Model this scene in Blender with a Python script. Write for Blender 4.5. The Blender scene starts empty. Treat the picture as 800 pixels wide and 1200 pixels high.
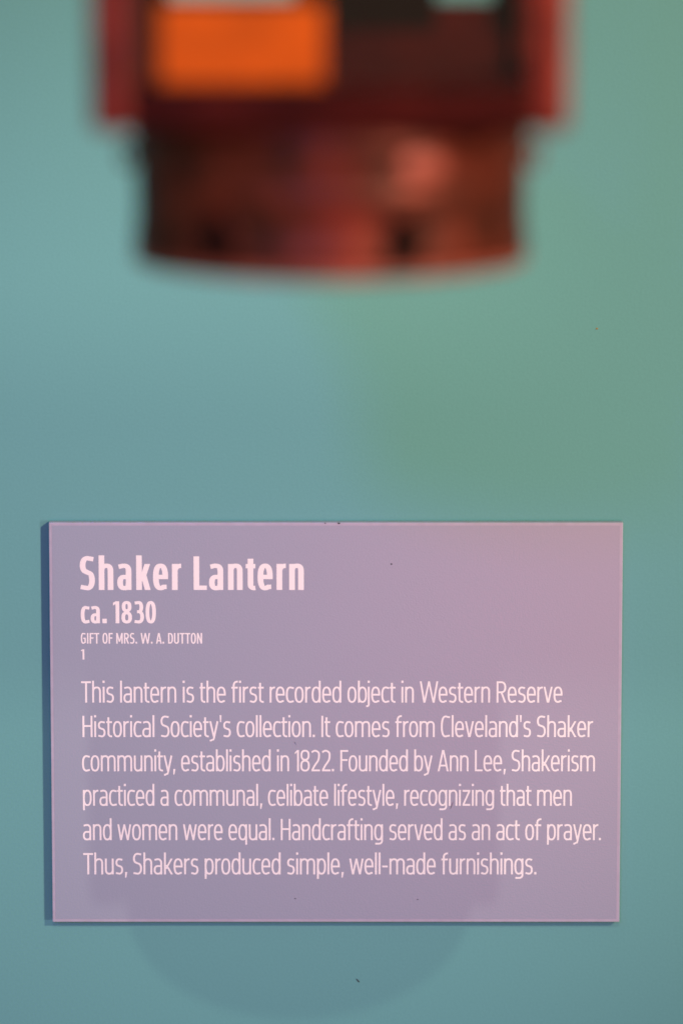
import bpy, bmesh, math, random
from mathutils import Vector, Matrix, noise

random.seed(7)
S = bpy.context.scene
COL = S.collection
R = math.radians

# ------------------------------------------------------------------ camera
TILT = R(9.27)                      # camera looks slightly down on the wall
FPX = 5800.0                        # focal length in photo pixels (800 x 1200)
PANEL_T = 0.0045                    # label stands this far off the wall
DEPTH = FPX * 0.20 / 667.6          # label is 20 cm wide
fwd = Vector((0, math.cos(TILT), -math.sin(TILT)))
upv = Vector((0, math.sin(TILT), math.cos(TILT)))
rgt = Vector((1, 0, 0))
P0 = Vector((0, -PANEL_T, 0))
CAM = P0 - fwd * DEPTH - rgt * ((393.5 - 400) / FPX * DEPTH) + upv * ((846 - 600) / FPX * DEPTH)


def onplane(px, py, y):
    """point of the vertical plane at depth y seen at a photo pixel (used for measuring)"""
    d = fwd + rgt * ((px - 400) / FPX) - upv * ((py - 600) / FPX)
    k = (y - CAM.y) / d.y
    return CAM + d * k


cam_d = bpy.data.cameras.new("camera")
cam_d.sensor_width = 36
cam_d.lens = FPX / 1200 * 36
cam_d.clip_start = 0.02
cam_d.clip_end = 50
cam_d.dof.use_dof = True
cam_d.dof.focus_distance = DEPTH
cam_d.dof.aperture_fstop = 4.5
cam_d.dof.aperture_blades = 0
cam = bpy.data.objects.new("camera", cam_d)
cam.matrix_world = Matrix.Translation(CAM) @ Matrix((rgt, upv, -fwd)).transposed().to_4x4()
COL.objects.link(cam)
S.camera = cam

# ------------------------------------------------------------------ view + world
S.view_settings.view_transform = 'Standard'
S.view_settings.look = 'None'
S.view_settings.exposure = 0.0
S.view_settings.gamma = 1.0
S.view_settings.use_curve_mapping = False
S.cycles.use_denoising = True

world = bpy.data.worlds.new("World")
S.world = world
world.use_nodes = True
bg = world.node_tree.nodes["Background"]
bg.inputs[0].default_value = (0.175, 0.210, 0.165, 1)
bg.inputs[1].default_value = 1.0


# ------------------------------------------------------------------ lamps (gallery track lights and added fills)
def lamp(name, loc, aim, color, level, radius=0.02, cone=None, blend=0.5):
    """level: how bright a white surface facing the aim point gets"""
    d = (Vector(aim) - Vector(loc))
    ld = bpy.data.lights.new(name, 'SPOT')
    ld.energy = level * 4 * math.pi ** 2 * d.length_squared
    ld.color = color
    ld.shadow_soft_size = radius
    ld.spot_size = cone or R(50)
    ld.spot_blend = blend
    o = bpy.data.objects.new(name, ld)
    o.location = loc
    o.rotation_euler = d.to_track_quat('-Z', 'Y').to_euler()
    COL.objects.link(o)
    return o


# main lamp far to the right at the height of the label: throws the label's shadow to the left
lamp("track_lamp_main", (1.75, -2.4, 0.12), onplane(500, 690, 0), (1.000, 0.79, 0.930), 0.245, 0.035, R(15), 1.0)
# lamp higher up to the right and a weak one up to the left
lamp("track_lamp_high", (1.7, -2.5, 1.36), onplane(480, 300, 0), (1.000, 0.702, 0.487), 0.7956, 0.04, R(13), 1.0)
lamp("track_lamp_high", (-1.5, -2.5, 1.5), (0, 0, 0.1), (0.000, 0.485, 1.000), 0.0320, 0.05)

# ------------------------------------------------------------------ lantern frame of reference
LY = -0.40                                       # lantern axis stands 40 cm in front of the wall
axis_pt = onplane(387, 307, LY)
LX, LZ = axis_pt.x, axis_pt.z                    # centre of the drum's bottom rim
kL = (onplane(487, 307, LY) - axis_pt).length / 100.0   # metres per photo pixel at the lantern
DR = 230 * kL                                    # drum radius
BW = 267 * kL                                    # half width of the lantern box
DH = onplane(388, 155, LY - BW).z - LZ                                    # drum height

# soft pink lamp low on the right: its sheen shows on the right half of the label
lamp("floor_lamp_pink", (0.225, -2.0, -0.275), onplane(690, 660, 0), (1.000, 0.05, 0.18), 0.108, 0.14)

# faint fill lamp added low in front, kept off the lower wall by an added board
LOW_LAMP = Vector((-0.35, -2.0, -1.0))
LOW_CUT = onplane(300, 492, 0.0)
lamp("fill_lamp_soft", LOW_LAMP, onplane(240, 430, 0), (1.000, 0.822, 0.690), 0.21, 0.02, R(7.6), 1.0)
# narrow warm fill spot added to brighten the lantern, from the right
lamp("fill_spot_lantern", (1.9, -2.3, 0.75), (0.0, -0.42, 0.24), (1.0, 0.66, 0.50), 0.80, 0.03, R(6.5), 0.8)

# lamp that throws the lantern's faint round shadow down across the label
sh_pt = onplane(345, 1200, 0.0)
rim_pt = Vector((LX, LY - DR, LZ))
dirA = (rim_pt - sh_pt).normalized()
lamp("track_lamp_top", sh_pt + dirA * 3.4, onplane(420, 880, 0), (1.000, 0.828, 0.677), 0.130, 0.013, R(11), 1.0)
# soft blue lamp from the left: the lantern keeps it off the upper right of the wall, which turns green there
sh_b = onplane(655, 590, 0.0)
dirB = (Vector((LX, LY - DR * 0.6, LZ)) - sh_b).normalized()
TOP_CUT = onplane(400, 730, 0.0)                 # above this line the added upper board keeps the top lamp off the wall
lamp("track_lamp_blue", sh_b + dirB * 3.0, onplane(-100, 1000, 0.0), (0.330, 0.220, 1.000), 0.255, 0.11, R(14.4), 0.75)


# ------------------------------------------------------------------ materials
def mat(name, color, rough=0.5, metal=0.0, noise_amt=0.0, noise_scale=40.0, bump=0.0, bump_scale=300.0,
        coat=0.0, spec=0.5, color2=None, detail=4.0):
    m = bpy.data.materials.new(name)
    m.use_nodes = True
    nt = m.node_tree
    b = nt.nodes["Principled BSDF"]
    b.inputs["Base Color"].default_value = (*color, 1)
    b.inputs["Roughness"].default_value = rough
    b.inputs["Metallic"].default_value = metal
    b.inputs["Coat Weight"].default_value = coat
    b.inputs["Specular IOR Level"].default_value = spec
    tc = nt.nodes.new("ShaderNodeTexCoord")
    if noise_amt > 0:
        n = nt.nodes.new("ShaderNodeTexNoise")
        n.inputs["Scale"].default_value = noise_scale
        n.inputs["Detail"].default_value = detail
        nt.links.new(tc.outputs["Object"], n.inputs["Vector"])
        rp = nt.nodes.new("ShaderNodeValToRGB")
        rp.color_ramp.elements[0].position = 0.3
        rp.color_ramp.elements[1].position = 0.7
        c2 = color2 or tuple(c * (1 - noise_amt) for c in color)
        c1 = color if color2 else tuple(min(1, c * (1 + noise_amt)) for c in color)
        rp.color_ramp.elements[0].color = (*c2, 1)
        rp.color_ramp.elements[1].color = (*c1, 1)
        nt.links.new(n.outputs["Fac"], rp.inputs[0])
        nt.links.new(rp.outputs[0], b.inputs["Base Color"])
    if bump > 0:
        n2 = nt.nodes.new("ShaderNodeTexNoise")
        n2.inputs["Scale"].default_value = bump_scale
        n2.inputs["Detail"].default_value = 3.0
        nt.links.new(tc.outputs["Object"], n2.inputs["Vector"])
        bp = nt.nodes.new("ShaderNodeBump")
        bp.inputs["Strength"].default_value = bump
        bp.inputs["Distance"].default_value = 0.0004
        nt.links.new(n2.outputs["Fac"], bp.inputs["Height"])
        nt.links.new(bp.outputs[0], b.inputs["Normal"])
    return m


M_wall = mat("teal_wall_paint", (0.132, 0.393, 0.374), 0.6, noise_amt=0.03, noise_scale=1300, bump=0.12, bump_scale=700, spec=0.3)
M_print = mat("lilac_grey_print", (0.315, 0.386, 0.474), 0.28, noise_amt=0.035, noise_scale=2200, bump=0.11, bump_scale=1500, spec=0.5)
M_edge = mat("catchlit_acrylic_edge", (0.42, 0.43, 0.52), 0.35, noise_amt=0.05, noise_scale=300, spec=0.5)  # catch-light along the label's edge is put into this paler colour
M_side = mat("dark_label_side", (0.12, 0.13, 0.17), 0.5)
M_ink = mat("white_ink", (0.93, 0.92, 0.90), 0.6, spec=0.2)
M_dust = mat("dark_dust", (0.03, 0.03, 0.04), 0.9)
M_dustw = mat("orange_dust", (0.35, 0.25, 0.08), 0.9)
M_post = mat("bright_red_paint", (0.23, 0.030, 0.015), 0.40, metal=0.4, noise_amt=0.5, noise_scale=55, bump=0.3, bump_scale=120, color2=(0.10, 0.015, 0.009), spec=0.3)  # posts brighter and redder than the rails
M_wood = mat("red_stained_wood", (0.07, 0.008, 0.005), 0.5, noise_amt=0.5, noise_scale=45, bump=0.3, bump_scale=120, color2=(0.03, 0.004, 0.003), spec=0.05)
M_tin = mat("rusty_red_tin", (0.215, 0.034, 0.013), 0.46, metal=0.4, noise_amt=0.5, noise_scale=75, bump=0.8, bump_scale=90, color2=(0.030, 0.010, 0.004), spec=0.3)
M_orange = mat("orange_copper", (0.71, 0.118, 0.003), 0.7, noise_amt=0.22, noise_scale=60, spec=0.05)
M_black = mat("matte_black", (0.014, 0.006, 0.004), 0.9, spec=0.05)  # also paints the shaded insides of the air holes
M_highlight = mat("pale_highlight_tin", (0.34, 0.075, 0.042), 0.5, metal=0.3, noise_amt=0.4, noise_scale=150)  # highlights on boss and rim bead painted as a paler tone

M_glass = bpy.data.materials.new("thin_pane_glass")
M_glass.use_nodes = True
_nt = M_glass.node_tree
_nt.nodes.remove(_nt.nodes["Principled BSDF"])
_tr = _nt.nodes.new("ShaderNodeBsdfTransparent")
_gl = _nt.nodes.new("ShaderNodeBsdfGlossy")
_gl.inputs["Roughness"].default_value = 0.02
_tr.inputs[0].default_value = (0.97, 0.975, 0.97, 1)
_mx = _nt.nodes.new("ShaderNodeMixShader")
_mx.inputs[0].default_value = 0.025
_nt.links.new(_tr.outputs[0], _mx.inputs[1])
_nt.links.new(_gl.outputs[0], _mx.inputs[2])
_nt.links.new(_mx.outputs[0], _nt.nodes["Material Output"].inputs[0])


# ------------------------------------------------------------------ mesh helpers
def link(name, bm, m, parent=None, smooth=False, bevel=0.0):
    me = bpy.data.meshes.new(name)
    if bevel > 0:
        bmesh.ops.bevel(bm, geom=list(bm.edges), offset=bevel, segments=2, affect='EDGES', profile=0.6)
    bmesh.ops.recalc_face_normals(bm, faces=bm.faces)
    bm.to_mesh(me)
    bm.free()
    for p in me.polygons:
        p.use_smooth = smooth
    me.materials.append(m)
    o = bpy.data.objects.new(name, me)
    COL.objects.link(o)
    if parent is not None:
        o.parent = parent
    return o


def box(bm, x0, x1, y0, y1, z0, z1):
    vs = [bm.verts.new((x, y, z)) for z in (z0, z1) for y in (y0, y1) for x in (x0, x1)]
    for f in ((0, 1, 3, 2), (4, 6, 7, 5), (0, 4, 5, 1), (2, 3, 7, 6), (0, 2, 6, 4), (1, 5, 7, 3)):
        bm.faces.new([vs[i] for i in f])


def lathe(bm, prof, n=96, cx=0.0, cy=0.0, close=False):
    rings = []
    for r, z in prof:
        rings.append([bm.verts.new((cx + r * math.cos(2 * math.pi * i / n), cy + r * math.sin(2 * math.pi * i / n), z)) for i in range(n)])
    pairs = list(zip(rings[:-1], rings[1:]))
    if close:
        pairs.append((rings[-1], rings[0]))
    for a, b in pairs:
        for i in range(n):
            bm.faces.new((a[i], a[(i + 1) % n], b[(i + 1) % n], b[i]))


def tube(bm, pts, r, n=10):
    rings = []
    for i, p in enumerate(pts):
        t = (pts[min(i + 1, len(pts) - 1)] - pts[max(i - 1, 0)]).normalized()
        a = t.orthogonal().normalized()
        if rings:
            a = (prev - t * prev.dot(t)).normalized()
        prev = a
        b = t.cross(a)
        rings.append([bm.verts.new(p + (a * math.cos(2 * math.pi * k / n) + b * math.sin(2 * math.pi * k / n)) * r) for k in range(n)])
    for a, b in zip(rings[:-1], rings[1:]):
        for i in range(n):
            bm.faces.new((a[i], a[(i + 1) % n], b[(i + 1) % n], b[i]))
    bm.faces.new(rings[0][::-1])
    bm.faces.new(rings[-1])


def empty(name, loc, label, cat):
    o = bpy.data.objects.new(name, None)
    o.empty_display_size = 0.02
    o.location = loc
    COL.objects.link(o)
    o["label"] = label
    o["category"] = cat
    return o


# ------------------------------------------------------------------ back wall
bm = bmesh.new()
box(bm, -1.6, 1.6, 0.0, 0.03, -1.3, 1.5)
wall = link("back_wall", bm, M_wall)
wall["kind"] = "structure"

# unseen boards added above and below the view: their edges end the beams of two lamps
LAMP_A = sh_pt + dirA * 3.4
def on_ray(a, b, y):
    return a + (b - a) * ((y - a.y) / (b.y - a.y))
hz = on_ray(LAMP_A, TOP_CUT, -1.4).z
bm = bmesh.new()
box(bm, -1.2, 1.2, -1.42, -1.4, hz, hz + 0.35)
link("beam_stop_top", bm, M_wall)["kind"] = "structure"
sz = on_ray(LOW_LAMP, LOW_CUT, -1.1).z
bm = bmesh.new()
box(bm, -1.2, 1.2, -1.12, -1.1, sz - 0.35, sz)
link("beam_stop_low", bm, M_wall)["kind"] = "structure"

# ------------------------------------------------------------------ label panel
cTL, cTR = onplane(57.3, 612.3, -PANEL_T), onplane(729.5, 612.3, -PANEL_T)
cBL, cBR = onplane(62, 1080.5, -PANEL_T), onplane(725.3, 1080.5, -PANEL_T)
PX0, PX1 = (cTL.x + cBL.x) / 2, (cTR.x + cBR.x) / 2
PZ1, PZ0 = cTL.z, cBL.z
panel = empty("wall_label", ((PX0 + PX1) / 2, 0, PZ0),
              "lilac grey museum text label in white lettering mounted on the teal wall below the lantern", "label")
ox, oz = (PX0 + PX1) / 2, PZ0
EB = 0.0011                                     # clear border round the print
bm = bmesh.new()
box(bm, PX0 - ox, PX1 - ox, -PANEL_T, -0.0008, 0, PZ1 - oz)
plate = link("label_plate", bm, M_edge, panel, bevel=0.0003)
bm = bmesh.new()
_b = [bm.verts.new(v) for v in ((PX0 - ox + EB, -PANEL_T - 0.00006, EB), (PX1 - ox - EB, -PANEL_T - 0.00006, EB),
                                (PX1 - ox - EB, -PANEL_T - 0.00006, PZ1 - oz - EB), (PX0 - ox + EB, -PANEL_T - 0.00006, PZ1 - oz - EB))]
bm.faces.new(_b)
printed = link("printed_sheet", bm, M_print, panel)
bm = bmesh.new()                                # thin adhesive pad between plate and wall
box(bm, PX0 - ox + 0.012, PX1 - ox - 0.012, -0.0008, 0.0, 0.012, PZ1 - oz - 0.012)
link("mounting_pad", bm, M_side, panel)


# ------------------------------------------------------------------ lettering: a small condensed sans drawn stroke by stroke
def catmull(pts, n=10):
    out = []
    P = [pts[0]] + list(pts) + [pts[-1]]
    for i in range(1, len(P) - 2):
        p0, p1, p2, p3 = P[i - 1], P[i], P[i + 1], P[i + 2]
        for k in range(n):
            t = k / n
            out.append(tuple(0.5 * ((2 * p1[j]) + (-p0[j] + p2[j]) * t + (2 * p0[j] - 5 * p1[j] + 4 * p2[j] - p3[j]) * t * t
                                    + (-p0[j] + 3 * p1[j] - 3 * p2[j] + p3[j]) * t ** 3) for j in (0, 1)))
    out.append(tuple(pts[-1]))
    return out


def sup(cx, cy, rx, ry, a0, a1, n=28, e=2.45):
    """superellipse arc, angles in degrees"""
    out = []
    for k in range(n + 1):
        a = R(a0 + (a1 - a0) * k / n)
        c, s = math.cos(a), math.sin(a)
        out.append((cx + rx * math.copysign(abs(c) ** (2 / e), c), cy + ry * math.copysign(abs(s) ** (2 / e), s)))
    return out


class Face:
    def __init__(s, sv, sh, xh, nw, sb, space, asc=1.03, desc=-0.27):
        s.sv, s.sh, s.xh, s.nw, s.sb, s.space, s.asc, s.desc = sv, sh, xh, nw, sb, space, asc, desc

    # every stroke: ('r', centre line points)  or  ('p', polygon points)
    def v(s, x, y0, y1):
        h = s.sv / 2
        return ('p', [(x - h, y0), (x + h, y0), (x + h, y1), (x - h, y1)])

    def h(s, x0, x1, y, t=None):
        h = (t or s.sh) / 2
        return ('p', [(x0, y - h), (x1, y - h), (x1, y + h), (x0, y + h)])

    def d(s, x0, y0, x1, y1, f=1.0):
        """diagonal cut level at both ends; x is the centre"""
        h = s.sv * f * 0.5 * math.hypot(x1 - x0, y1 - y0) / abs(y1 - y0) * 0.97
        return ('p', [(x0 - h, y0), (x0 + h, y0), (x1 + h, y1), (x1 - h, y1)])

    def dot(s, x, y, f=1.12):
        h = s.sv * f / 2
        return ('p', [(x - h, y), (x + h, y), (x + h, y + 2 * h), (x - h, y + 2 * h)])

    def arch(s, x0, x1, top, y_in):
        """shoulder leaving a stem centred x0 and coming down as a leg centred x1"""
        t = top - s.sh / 2
        xm = (x0 + x1) / 2 + 0.02
        ry = (x1 - x0) * 0.62
        a = sup(xm, t - ry, xm - x0, ry, 165, 90, 14)
        b = sup(xm, t - ry, x1 - xm, ry, 90, 0, 14)
        return ('r', a + b[1:] + [(x1, y_in)])

    def ess(s, w, H):
        h, g = s.sv / 2, s.sh / 2
        T, B, m = H - g + .01, g - .01, H * .525
        a = sup(w * .5, (T + m) / 2, w * .5 - h, (T - m) / 2, 80, 236, 30, 2.15)
        b = sup(w * .5, (m + B) / 2, w * .5 - h, (m - B) / 2, 56, -100, 30, 2.15)
        return [(w * .91, T - .030)] + a + b + [(w * .05, B + .034)]

    def glyph(s, c):
        sv, sh, xh, nw, A, D = s.sv, s.sh, s.xh, s.nw, s.asc, s.desc
        h, g = sv / 2, sh / 2
        ov = 0.010
        L = h
        Rr = nw - h
        bw = nw * 1.03
        Rb = bw - h
        cw = nw * 1.10                     # capital width
        Rc = cw - h
        bowl = lambda w: ('r', sup(w / 2, xh / 2, w / 2 - h, xh / 2 - g + ov, 0, 360, 60))
        if c == ' ':
            return [], None
        if c == 'o':
            return [bowl(bw)], bw
        if c == 'n':
            return [s.v(L, 0, xh), s.arch(L, Rr, xh + ov, 0)], nw
        if c == 'h':
            return [s.v(L, 0, A), s.arch(L, Rr, xh + ov, 0)], nw
        if c == 'm':
            k = nw - sv
            k *= 0.97
            return [s.v(L, 0, xh), s.arch(L, L + k, xh + ov, 0), s.arch(L + k, L + 2 * k, xh + ov, 0)], 2 * k + sv
        if c == 'u':
            st = s.arch(L, Rr, xh + ov, 0)[1]
            return [s.v(Rr, 0, xh), ('r', [(nw - x, xh - y) for x, y in st])], nw
        if c == 'r':
            w = nw * 0.65
            t = xh + ov - g
            ry = (Rr - L) * 0.70
            return [s.v(L, 0, xh), ('r', sup(w, t - ry, w - L, ry, 165, 91, 16))], w
        if c == 'i':
            return [s.v(L, 0, xh), s.dot(L, A - sv * 1.10)], sv
        if c == 'j':
            r = 0.10
            return [('r', [(L, xh), (L, D + g + r)] + sup(L - r, D + g + r, r, r, 0, -90, 10)[1:] + [(L - r - 0.03, D + g)]), s.dot(L, A - sv * 1.10)], sv
        if c == 'l':
            return [s.v(L, 0, A)], sv
        if c == 't':
            w = nw * 0.66
            x = w * 0.20 + h
            r = max(w - x - 0.02, 0.06)
            return [('r', [(x, 0.93), (x, r * 0.9 + g - ov)] + sup(x + r, r * 0.9 + g - ov, r, r * 0.9, 180, 268, 12)[1:] + [(w, g - ov + 0.004)]),
                    s.h(0, w, xh - g)], w
        if c == 'f':
            w = nw * 0.76
            x = w * 0.22 + h
            r = max(w - x - 0.01, 0.06)
            return [('r', [(x, 0), (x, A - g - r)] + sup(x + r, A - g - r, r, r, 180, 92, 12)[1:] + [(w, A - g)]),
                    s.h(0, w * 0.98, xh - g)], w
        if c in 'bp':
            y0, y1 = (0, A) if c == 'b' else (D, xh)
            return [s.v(L, y0, y1), bowl(bw)], bw
        if c in 'dq':
            y0, y1 = (0, A) if c == 'd' else (D, xh)
            return [s.v(Rb, y0, y1), bowl(bw)], bw
        if c == 'g':
            r = (Rb - L)
            rr = 0.15
            return [bowl(bw), ('r', [(Rb, xh), (Rb, D + g + rr)] + sup(bw * 0.45, D + g + rr, Rb - bw * 0.45, rr, 0, -90, 14)[1:] + [(bw * 0.12, D + g + 0.005)])], bw
        if c == 'e':
            w = bw
            cy = xh * 0.5
            ry = xh / 2 - g + ov
            ym = xh * 0.50
            pts = sup(w / 2, cy, w / 2 - h, ry, 0, 300, 54)
            tail = [(w * 0.90, g + 0.028)]
            return [('r', [(w - h, ym - g)] + pts + tail), s.h(h, w - h, ym)], w
        if c == 'c':
            w = bw * 0.88
            pts = sup(bw / 2, xh / 2, bw / 2 - h, xh / 2 - g + ov, 72, 288, 44)
            return [('r', [(w, xh - g - 0.022)] + pts + [(w, g + 0.022)])], w
        if c == 'a':
            w = nw * 0.97
            Ra = w - h
            top = xh + ov - g
            rt = (Ra - L) * 0.62
            path = [(w * 0.10, top - 0.030)] + sup(w * 0.48, top - rt, w * 0.40, rt, 112, 90, 5) + \
                sup(w * 0.48, top - rt, Ra - w * 0.48, rt, 90, 0, 14)[1:] + [(Ra, 0)]
            bt = xh * 0.585
            by = (bt - g) / 2 + g / 2 - ov / 2
            ry = (bt - g - g + ov) / 2
            cy = g - ov + ry
            b = [(Ra, bt - g * 1.0)] + sup(w * 0.5, cy, w * 0.5 - h, ry, 90, 270, 26) + sup(w * 0.5, cy, Ra - w * 0.5, ry, 270, 345, 10)[1:]
            return [('r', path), ('r', b)], w
        if c == 's':
            return [('r', s.ess(nw * 0.87, xh))], nw * 0.87
        if c == 'k':
            w = nw * 1.03
            return [s.v(L, 0, A), s.d(w - h * 1.25, 0, sv * 1.25, xh * 0.60), s.d(sv * 0.95, xh * 0.34, w - h * 1.35, xh, 0.95)], w
        if c == 'v':
            w = nw * 1.04
            return [s.d(w / 2 - h * .25, 0, h, xh), s.d(w / 2 + h * .25, 0, w - h, xh)], w
        if c == 'w':
            w = nw * 1.62
            q = w / 4
            return [s.d(q + h * .1, 0, h, xh), s.d(q + h * .2, 0, 2 * q, xh, .92), s.d(3 * q - h * .2, 0, 2 * q, xh, .92), s.d(3 * q - h * .1, 0, w - h, xh)], w
        if c == 'y':
            w = nw * 1.04
            return [s.d(w / 2 - h * .1, 0.015, h, xh),
                    ('r', [(w - h, xh + 0.0), (w / 2 + h * .2, 0.0), (w / 2 - h * .5, -0.12), (w * 0.33, D + g + 0.045), (w * 0.19, D + g + 0.005), (w * 0.04, D + g + 0.004)])], w
        if c == 'z':
            w = nw * 0.90
            return [s.h(0, w, xh - g), s.h(0, w, g), s.d(h * 1.1, sh * .9, w - h * 1.1, xh - sh * .9)], w
        # ---- punctuation
        if c == '.':
            return [s.dot(L * 1.15, 0, 1.15)], sv * 1.15
        if c == ',':
            return [('p', [(0.02, -0.15), (0.02 + sv * .65, -0.15), (0.02 + sv * 1.2, sv * 1.15), (0.02 + sv * .05, sv * 1.15)])], sv * 1.2
        if c == "'":
            return [('p', [(sv * .22, 0.70), (sv * .82, 0.70), (sv * 1.02, A), (0, A)])], sv
        if c == '-':
            return [s.h(0, nw * 0.62, xh * 0.50)], nw * 0.62
        # ---- capitals
        if c == 'T':
            w = nw * 1.12
            return [s.v(w / 2, 0, 1), s.h(0, w, 1 - g)], w
        if c == 'H':
            return [s.v(L, 0, 1), s.v(Rc + .02, 0, 1), s.h(h, Rc + .02, 0.52)], cw + .02
        if c == 'I':
            return [s.v(L, 0, 1)], sv
        if c == 'L':
            w = nw * 0.90
            return [s.v(L, 0, 1), s.h(h, w, g)], w
        if c == 'F':
            w = nw * 0.92
            return [s.v(L, 0, 1), s.h(h, w, 1 - g), s.h(h, w * .93, 0.53)], w
        if c == 'A':
            w = nw * 1.28
            return [s.d(h, 0, w / 2 - h * .2, 1), s.d(w - h, 0, w / 2 + h * .2, 1), s.h(w * .2, w * .8, 0.27)], w
        if c == 'W':
            w = nw * 2.1
            q = w / 4
            return [s.d(q, 0, h, 1), s.d(q + h * .2, 0, 2 * q, 1, .92), s.d(3 * q - h * .2, 0, 2 * q, 1, .92), s.d(3 * q, 0, w - h, 1)], w
        if c == 'M':
            w = nw * 1.45
            return [s.v(L, 0, 1), s.v(w - h, 0, 1), s.d(w / 2 - h * .1, 0.18, h * 1.2, 1, .9), s.d(w / 2 + h * .1, 0.18, w - h * 1.2, 1, .9)], w
        if c == 'N':
            return [s.v(L, 0, 1), s.v(Rc + .02, 0, 1), s.d(Rc + .02, 0, h, 1, .95)], cw + .02
        if c == 'U':
            r = (Rc - L) / 2
            ry = r * 1.15
            return [('r', [(L, 1), (L, g - ov + ry)] + sup(L + r, g - ov + ry, r, ry, 180, 360, 28)[1:] + [(Rc, 1)])], cw
        if c == 'R':
            w = cw
            rb = (1 - 0.44 - sh) / 2
            return [s.v(L, 0, 1), ('r', [(h, 1 - g), (w * .45, 1 - g)] + sup(w * .45, 0.44 + g + rb, Rc - w * .45, rb, 90, -90, 26)[1:] + [(h, 0.44 + g)]),
                    s.d(w - h * .9, 0, w * .52, 0.46)], w
        if c == 'D':
            w = cw
            return [s.v(L, 0, 1), ('r', [(h, 1 - g), (w * .40, 1 - g)] + sup(w * .40, .5, Rc - w * .40, .5 - g, 90, -90, 30)[1:] + [(h, g)])], w
        if c == 'O' or c == '0':
            w = cw * (1.04 if c == 'O' else 0.98)
            return [('r', sup(w / 2, .5, w / 2 - h, .5 - g + ov, 0, 360, 64))], w
        if c == 'C':
            w = cw * 0.94
            return [('r', [(w, 1 - g - .028)] + sup(cw * .5, .5, cw * .5 - h, .5 - g + ov, 74, 286, 48) + [(w, g + .028)])], w
        if c == 'G':
            w = cw * 1.02
            return [('r', [(w * .93, 1 - g - .028)] + sup(cw * .5, .5, cw * .5 - h, .5 - g + ov, 74, 288, 48) + [(w - h, g + 0.05), (w - h, 0.5)]),
                    s.h(w * .52, w - h * .2, 0.50)], w
        if c == 'S':
            return [('r', s.ess(cw * 0.93, 1.0))], cw * 0.93
        # ---- figures
        if c == '1':
            w = sv * 1.0 + nw * 0.26
            return [s.v(w - h, 0, 1), ('p', [(0, .80), (0, .80 + sh * .95), (w - sv * .9, 1), (w - sv * .3, 1), (w - sv * .5, .93)])], w
        if c == '2':
            w = cw * 0.94
            pts = [(w * .06, 1 - g - .06), (w * .45, 1 - g + ov), (w * .82, 1 - g - .07), (w - h, .74), (w * .80, .52), (w * .42, .28), (h * 1.15, sh * .6)]
            return [('r', catmull(pts)), s.h(h * .35, w, g)], w
        if c == '3':
            w = cw * 0.93
            T, B, m = 1 - g + ov, g - ov, 0.525
            p1 = [(w * .05, T - .022)] + sup(w * .46, (T + m) / 2, w * .92 - h - w * .46, (T - m) / 2, 100, -90, 34, 2.2)
            p2 = sup(w * .46, (m + B) / 2, w - h - w * .46, (m - B) / 2, 90, -100, 36, 2.2) + [(w * .03, B + .022)]
            return [('r', p1), ('r', p2), s.h(w * .28, w * .47, .525)], w
        if c == '8':
            w = cw
            return [('r', sup(w / 2, .755, w / 2 - h * 1.2, .245 - g + ov, 0, 360, 48)), ('r', sup(w / 2, .265, w / 2 - h, .265 - g + ov, 0, 360, 48))], w
        raise KeyError(c)

    KERN = {('r', 'e'): -.02, ('r', 'o'): -.02, ('r', 'c'): -.02, ('r', 's'): -.005, ('T', 'h'): .0, ('W', 'e'): -.03, ('f', 'i'): .0,
            ('r', 'y'): .01, ('y', '.'): -.04, ('r', '.'): -.04, ('y', ','): -.04, ('e', ','): -.01, ('F', 'o'): -.02, ('A', 'n'): -.0,
            ('b', 'y'): -.01, ("y", "'"): -.0, ("'", 's'): -.0, ('k', 'e'): -.015, ('l', '-'): .0, ('8', '3'): .012, ('2', '.'): -.02}

    ROUND_L = set('aoecdqgOCG0S8')
    ROUND_R = set('oebpO0DsS83')
    THIN_L = set('vwyAWTtfj1')
    THIN_R = set('vwyAWTtfkrLFc')

    def layout(s, text):
        x = 0.0
        out = []
        prev = None
        for c in text:
            if c == ' ':
                x += s.space
                prev = None if prev is None else ' '
                continue
            st, w = s.glyph(c)
            lb = s.sb * (0.62 if c in s.ROUND_L else 0.30 if c in s.THIN_L else 1.0)
            rb = s.sb * (0.62 if c in s.ROUND_R else 0.30 if c in s.THIN_R else 1.0)
            if out:
                x += lb
                x += s.KERN.get((prev, c), 0.0)
            out.append((x, st))
            x += w
            end = x
            x += rb
            prev = c
        return out, end


def ribbon(pts, sv, sh):
    # drop doubles
    P = [pts[0]]
    for p in pts[1:]:
        if math.hypot(p[0] - P[-1][0], p[1] - P[-1][1]) > 1e-4:
            P.append(p)
    closed = math.hypot(pts[0][0] - pts[-1][0], pts[0][1] - pts[-1][1]) < 1e-3
    if closed:
        P = P[:-1] if math.hypot(P[0][0] - P[-1][0], P[0][1] - P[-1][1]) < 1e-3 else P
    n = len(P)
    left, right = [], []
    for i in range(n):
        if closed:
            a, b = P[i - 1], P[(i + 1) % n]
        else:
            a, b = P[max(i - 1, 0)], P[min(i + 1, n - 1)]
        tx, ty = b[0] - a[0], b[1] - a[1]
        l = math.hypot(tx, ty)
        tx, ty = tx / l, ty / l
        hw = 0.5 * math.sqrt((sv * ty) ** 2 + (sh * tx) ** 2)
        for side, sg in ((left, -1), (right, 1)):
            q = (P[i][0] + sg * ty * hw, P[i][1] - sg * tx * hw)
            if side and (q[0] - side[-1][0]) * tx + (q[1] - side[-1][1]) * ty < 0:
                q = side[-1]                     # do not fold back on the inside of a tight bend
            side.append(q)
    return left, right, closed


SPREAD = {}


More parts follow.
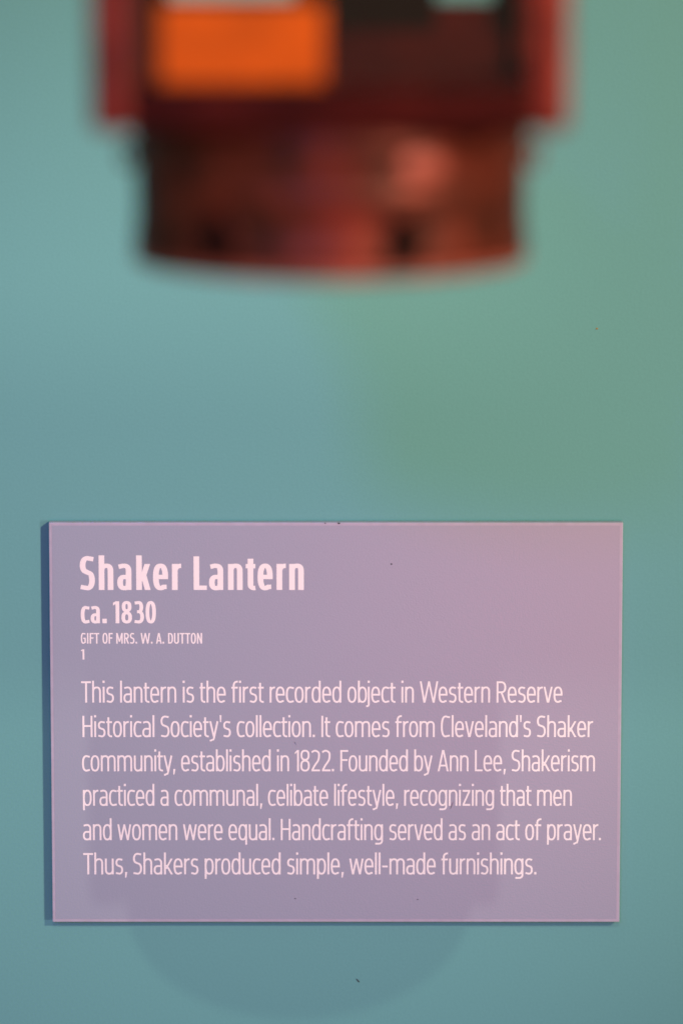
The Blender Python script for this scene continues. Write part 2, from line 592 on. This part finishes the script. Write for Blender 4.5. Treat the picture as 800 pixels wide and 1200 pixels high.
def write(name, text, face, px0, px1, base_px, cap_px, label=None):
    """one line of print: left and right end, base line and cap height measured on the label"""
    a = onplane(px0, base_px, -PANEL_T)
    b = onplane(px1, base_px, -PANEL_T)
    t = onplane(px0, base_px - cap_px, -PANEL_T)
    cap = t.z - a.z
    lay, width = face.layout(text)
    kx = (b.x - a.x) / width
    SPREAD[text[:12]] = kx / cap
    bm = bmesh.new()
    k = 0
    for x, strokes in lay:
        for j, (typ, pts) in enumerate(strokes):
            y = -PANEL_T - 0.00012 - 0.000012 * j
            V = lambda p: bm.verts.new((a.x - ox + (x + p[0]) * kx, y, a.z - oz + p[1] * cap))
            if typ == 'p':
                f = bm.faces.new([V(p) for p in pts])
                if f.normal.y > 0:
                    f.normal_flip()
            else:
                l, r, closed = ribbon(pts, face.sv, face.sh)
                lv = [V(p) for p in l]
                rv = [V(p) for p in r]
                m = len(lv)
                for i in range(m if closed else m - 1):
                    bm.faces.new((lv[i], rv[i], rv[(i + 1) % m], lv[(i + 1) % m]))
    me = bpy.data.meshes.new(name)
    bmesh.ops.dissolve_degenerate(bm, dist=1e-7, edges=bm.edges)
    bm.normal_update()
    for f in bm.faces:
        if f.normal.y > 0:
            f.normal_flip()
    bm.to_mesh(me)
    bm.free()
    me.materials.append(M_ink)
    o = bpy.data.objects.new(name, me)
    COL.objects.link(o)
    o.parent = panel
    return o


BOLD = Face(0.172, 0.132, 0.775, 0.440, 0.070, 0.27)
SEMI = Face(0.178, 0.138, 0.775, 0.450, 0.058, 0.22)
CAPS = Face(0.155, 0.125, 0.74, 0.480, 0.062, 0.28)
LIGHT = Face(0.098, 0.088, 0.745, 0.44, 0.042, 0.235, 1.03, -0.21)
write("title_lettering", "Shaker Lantern", BOLD, 94, 356, 691.3, 39.4)
write("date_lettering", "ca. 1830", SEMI, 95, 183, 730.3, 25.8)
write("credit_lettering", "GIFT OF MRS. W. A. DUTTON", CAPS, 95, 237, 754.2, 12.5)
write("number_lettering", "1", CAPS, 95.3, 99.2, 772.8, 12.0)
for tx, x0, x1, yb in (
        ("This lantern is the first recorded object in Western Reserve", 95.5, 658.5, 823.3),
        ("Historical Society's collection. It comes from Cleveland's Shaker", 97, 694.5, 863.7),
        ("community, established in 1822. Founded by Ann Lee, Shakerism", 96.5, 696.5, 903.8),
        ("practiced a communal, celibate lifestyle, recognizing that men", 97.5, 669.5, 944.2),
        ("and women were equal. Handcrafting served as an act of prayer.", 97.5, 703.5, 984.5),
        ("Thus, Shakers produced simple, well-made furnishings.", 98, 628, 1024.6)):
    write("text_line", tx, LIGHT, x0, x1, yb, 25.0)
print("SPREAD", SPREAD)


# specks of dust caught on the label
def speck(name, px, py, w, h, plane, parent, m, rot=0.0):
    p = onplane(px, py, plane)
    bm = bmesh.new()
    vs = []
    for i in range(9):
        a = 2 * math.pi * i / 9
        r = random.uniform(0.75, 1.15)
        dx, dz = math.cos(a) * w * r, math.sin(a) * h * r
        vs.append((p.x + dx * math.cos(rot) - dz * math.sin(rot), p.z + dx * math.sin(rot) + dz * math.cos(rot)))
    off = parent.location
    lo = [bm.verts.new((x - off.x, plane - 0.00005 - off.y, z - off.z)) for x, z in vs]
    hi = [bm.verts.new((p.x + (x - p.x) * .6 - off.x, plane - 0.0002 - off.y, p.z + (z - p.z) * .6 - off.z)) for x, z in vs]
    for i in range(9):
        bm.faces.new((lo[i], lo[(i + 1) % 9], hi[(i + 1) % 9], hi[i]))
    bm.faces.new(hi)
    return link(name, bm, m, parent)


for px, py, w, h in ((458.5, 661, .00034, .00032), (346, 1053, .00030, .00016), (489, 1054, .00034, .00014),
                     (381, 613.2, .00028, .00022), (397, 613.2, .00050, .00026)):
    speck("dust_speck", px, py, w, h, -PANEL_T - 0.0001, panel, M_dust if px < 600 else M_side)
for px, py, w, h, m, r in ((419, 1149, .0010, .00022, M_dust, -0.8), (699, 385, .00045, .00035, M_dustw, 0)):
    o = speck("wall_scuff", px, py, w, h, -0.00002, wall, m, r)

for px, py, w, h, r in ((529, 944, .00008, .0016, -0.35), (346, 871, .00005, .0007, 0.7)):
    speck("scratch", px, py, w, h, -PANEL_T - 0.0001, panel, M_side, r)

# ------------------------------------------------------------------ lantern
lantern = empty("lantern", (LX, LY, LZ), "dark red lantern with square glazed box on round pierced base above the text label", "lantern")
# round base (drum): shell with turned rims
bm = bmesh.new()
rim = 0.0012
prof = [(DR * 0.87, 0.0004), (DR * 0.90, 0.0), (DR * 0.945, 0.0006), (DR * 0.975, 0.0018), (DR * 0.992, 0.0040), (DR * 1.0, 0.0065), (DR * .996, 0.0080), (DR * .989, 0.0088),
        (DR * .985, DH * .30), (DR * .984, DH * .52), (DR * .992, DH * .55), (DR * .992, DH * .57), (DR * .984, DH * .60), (DR * .986, DH * .78), (DR * 1.0, DH * .83), (DR * 1.006, DH * .86), (DR * 1.0, DH * .89), (DR * .987, DH * .93),
        (DR * .987, DH)]
lathe(bm, prof, 128)
drum = link("base_drum", bm, M_tin, lantern, smooth=True)
bm = bmesh.new()
bmesh.ops.create_circle(bm, cap_ends=True, segments=96, radius=DR * 0.90, matrix=Matrix.Translation((0, 0, 0.0012)))
link("base_plate", bm, M_tin, lantern)


bm = bmesh.new()
lathe(bm, [(DR * .972 + .0016 * math.cos(t), .0022 + .0016 * math.sin(t)) for t in [2 * math.pi * i / 10 for i in range(10)]], 96, close=True)
link("rim_highlight", bm, M_highlight, drum, smooth=True)  # bead added in a paler tone to paint the bright lower edge


# arched air holes: black plates on the drum stand in for their shaded insides
def air_hole(px, bump=True):
    ang = math.asin((px - 387) / 230.0)
    w, h = 22 * kL, 52 * kL
    z0 = 22 * kL
    bm = bmesh.new()
    pts = [(-w, 0), (w, 0), (w, h * .45)] + [(w * math.cos(R(a)), h * .45 + h * .55 * math.sin(R(a))) for a in range(15, 180, 15)] + [(-w, h * .45)]
    rr = DR * 1.008
    V = lambda x, z, r: bm.verts.new((r * math.sin(ang + x / DR), -r * math.cos(ang + x / DR), z0 + z))
    bm.faces.new([V(x, z, rr) for x, z in pts])
    o = link("air_hole", bm, M_black, drum)
    bm = bmesh.new()                                # raised lip over the hole
    arc = [(w * 1.25 * math.cos(R(a)), h * .45 + h * .66 * math.sin(R(a))) for a in range(0, 181, 12)]
    tube(bm, [Vector((DR * .995 * math.sin(ang + x / DR), -DR * .995 * math.cos(ang + x / DR), z0 + z)) for x, z in arc], 4.0 * kL)
    link("hole_lip", bm, M_tin, drum, smooth=True)


for px in (258, 471):
    air_hole(px)
for sgn in (-1, 1):                                 # small wire lugs on either side
    bm = bmesh.new()
    ring = [Vector((sgn * (DR + 6 * kL) + 7 * kL * math.cos(t), 0, DH * .72 + 13 * kL * math.sin(t))) for t in [2 * math.pi * i / 20 for i in range(21)]]
    tube(bm, ring, 3.5 * kL)
    link("wire_lug", bm, M_tin, drum, smooth=True)
bm = bmesh.new()                                    # rounded boss added on the front, its highlight put into the paler colour
bmesh.ops.create_uvsphere(bm, u_segments=24, v_segments=14, radius=1.0)
ang = math.asin((494 - 387) / 230.0)
bmesh.ops.scale(bm, vec=(31 * kL, 6 * kL, 19 * kL), verts=bm.verts)
bmesh.ops.rotate(bm, cent=(0, 0, 0), matrix=Matrix.Rotation(ang, 3, 'Z'), verts=bm.verts)
bmesh.ops.translate(bm, vec=(DR * .985 * math.sin(ang), -DR * .985 * math.cos(ang), DH * .76), verts=bm.verts)
link("highlight_boss", bm, M_highlight, drum, smooth=True)

# box of the lantern
Z0 = DH
ZR = onplane(388, 101, LY - BW).z - LZ            # top of the bottom rail


def at(px, py, y):
    """photo measure at depth y behind (+) or before (-) the lantern axis, in the lantern's own frame"""
    p = onplane(px, py, LY + y)
    return p.x - LX, p.z - LZ


BH = 0.25                                          # box height, most of it above the picture
PT = 46 * kL                                        # corner post thickness
bm = bmesh.new()
box(bm, -BW + .002, BW - .002, -BW + .002, BW - .002, Z0, Z0 + 16 * kL)
link("floor_board", bm, M_wood, lantern, bevel=0.0012)
rails = []
for k, (x0, x1, y0, y1) in enumerate(((-BW + PT, BW - PT, -BW + .0015, -BW + 22 * kL), (-BW + PT, BW - PT, BW - 22 * kL, BW - .0015),
                                      (-BW + .0015, -BW + 22 * kL, -BW + PT, BW - PT), (BW - 22 * kL, BW - .0015, -BW + PT, BW - PT))):
    for z0, z1 in ((Z0 + 16 * kL, ZR if k != 1 else at(388, 1, BW)[1]), (Z0 + BH - .014, Z0 + BH)):
        bm = bmesh.new()
        box(bm, x0, x1, y0, y1, z0, z1)
        link("rail", bm, M_wood, lantern, bevel=0.0006)
for sx in (-1, 1):
    for sy in (-1, 1):
        bm = bmesh.new()
        xa, xb = sorted((sx * BW * .998, sx * (BW - PT)))
        ya, yb = sorted((sy * BW * .998, sy * (BW - PT)))
        box(bm, xa, xb, ya, yb, Z0 - .0004, Z0 + BH)
        link("corner_post", bm, M_post, lantern, bevel=0.003)
i_ = BW - PT
o_ = BW - 11 * kL
for sx, sy in ((0, -1), (0, 1), (-1, 0), (1, 0)):
    bm = bmesh.new()
    if sx == 0:
        zlo = ZR if sy < 0 else at(388, 1, BW)[1]
        box(bm, -i_, i_, sy * o_ - .0008, sy * o_ + .0008, zlo, Z0 + BH - .014)
    else:
        box(bm, sx * o_ - .0008, sx * o_ + .0008, -i_, i_, ZR, Z0 + BH - .014)
    link("glass_pane", bm, M_glass, lantern)
# inside: back slats left and right of the gap, dark against the wall
for pa, pb in ((140, 198), (345, 511), (577, 640)):
    xa, za = at(pa, 34, BW - 26 * kL)
    xb, _ = at(pb, 34, BW - 26 * kL)
    zt = at(pa, -60, BW - 26 * kL)[1]
    bm = bmesh.new()
    box(bm, max(xa, -i_), min(xb, i_), BW - 26 * kL, BW - 23 * kL, za, zt)
    link("back_slat", bm, M_black, lantern, bevel=.0006)
# inside: orange plate standing behind the front pane and a low candle dish
fy = -BW + 32 * kL
xa, za = at(187, 99, fy)
xb, zb = at(380, 4, fy)
bm = bmesh.new()
box(bm, xa, xb, fy, fy + .003, za, zb)
link("orange_plate", bm, M_orange, lantern, bevel=0.0005)
dx, dz = at(520, 74, 0.0)
zf = Z0 + 16 * kL
bm = bmesh.new()
lathe(bm, [(.0002, zf + .0006), (34 * kL, zf + .0008), (40 * kL, zf + 12 * kL), (37 * kL, zf + 12 * kL), (32 * kL, zf + 4 * kL), (14 * kL, zf + 4 * kL), (14 * kL, zf + 14 * kL), (11 * kL, zf + 14 * kL), (11 * kL, zf + 5 * kL), (.0002, zf + 5 * kL)], 48, cx=dx, cy=.004)
link("candle_dish", bm, M_black, lantern, smooth=True)
bm = bmesh.new()                                    # roof: flat board, stepped cap and ring handle above the picture
box(bm, -BW - .004, BW + .004, -BW - .004, BW + .004, Z0 + BH, Z0 + BH + .006)
roof = link("roof", bm, M_wood, lantern, bevel=0.0015)
bm = bmesh.new()
zr = Z0 + BH + .006
lathe(bm, [(.042, zr), (.040, zr + .018), (.018, zr + .032), (.016, zr + .05), (.001, zr + .056)], 64)
link("chimney", bm, M_tin, roof, smooth=True)
bm = bmesh.new()
tube(bm, [Vector((.028 * math.cos(t), 0, zr + .080 + .028 * math.sin(t))) for t in [2 * math.pi * i / 40 for i in range(41)]], .0016)
link("ring_handle", bm, M_tin, lantern, smooth=True)
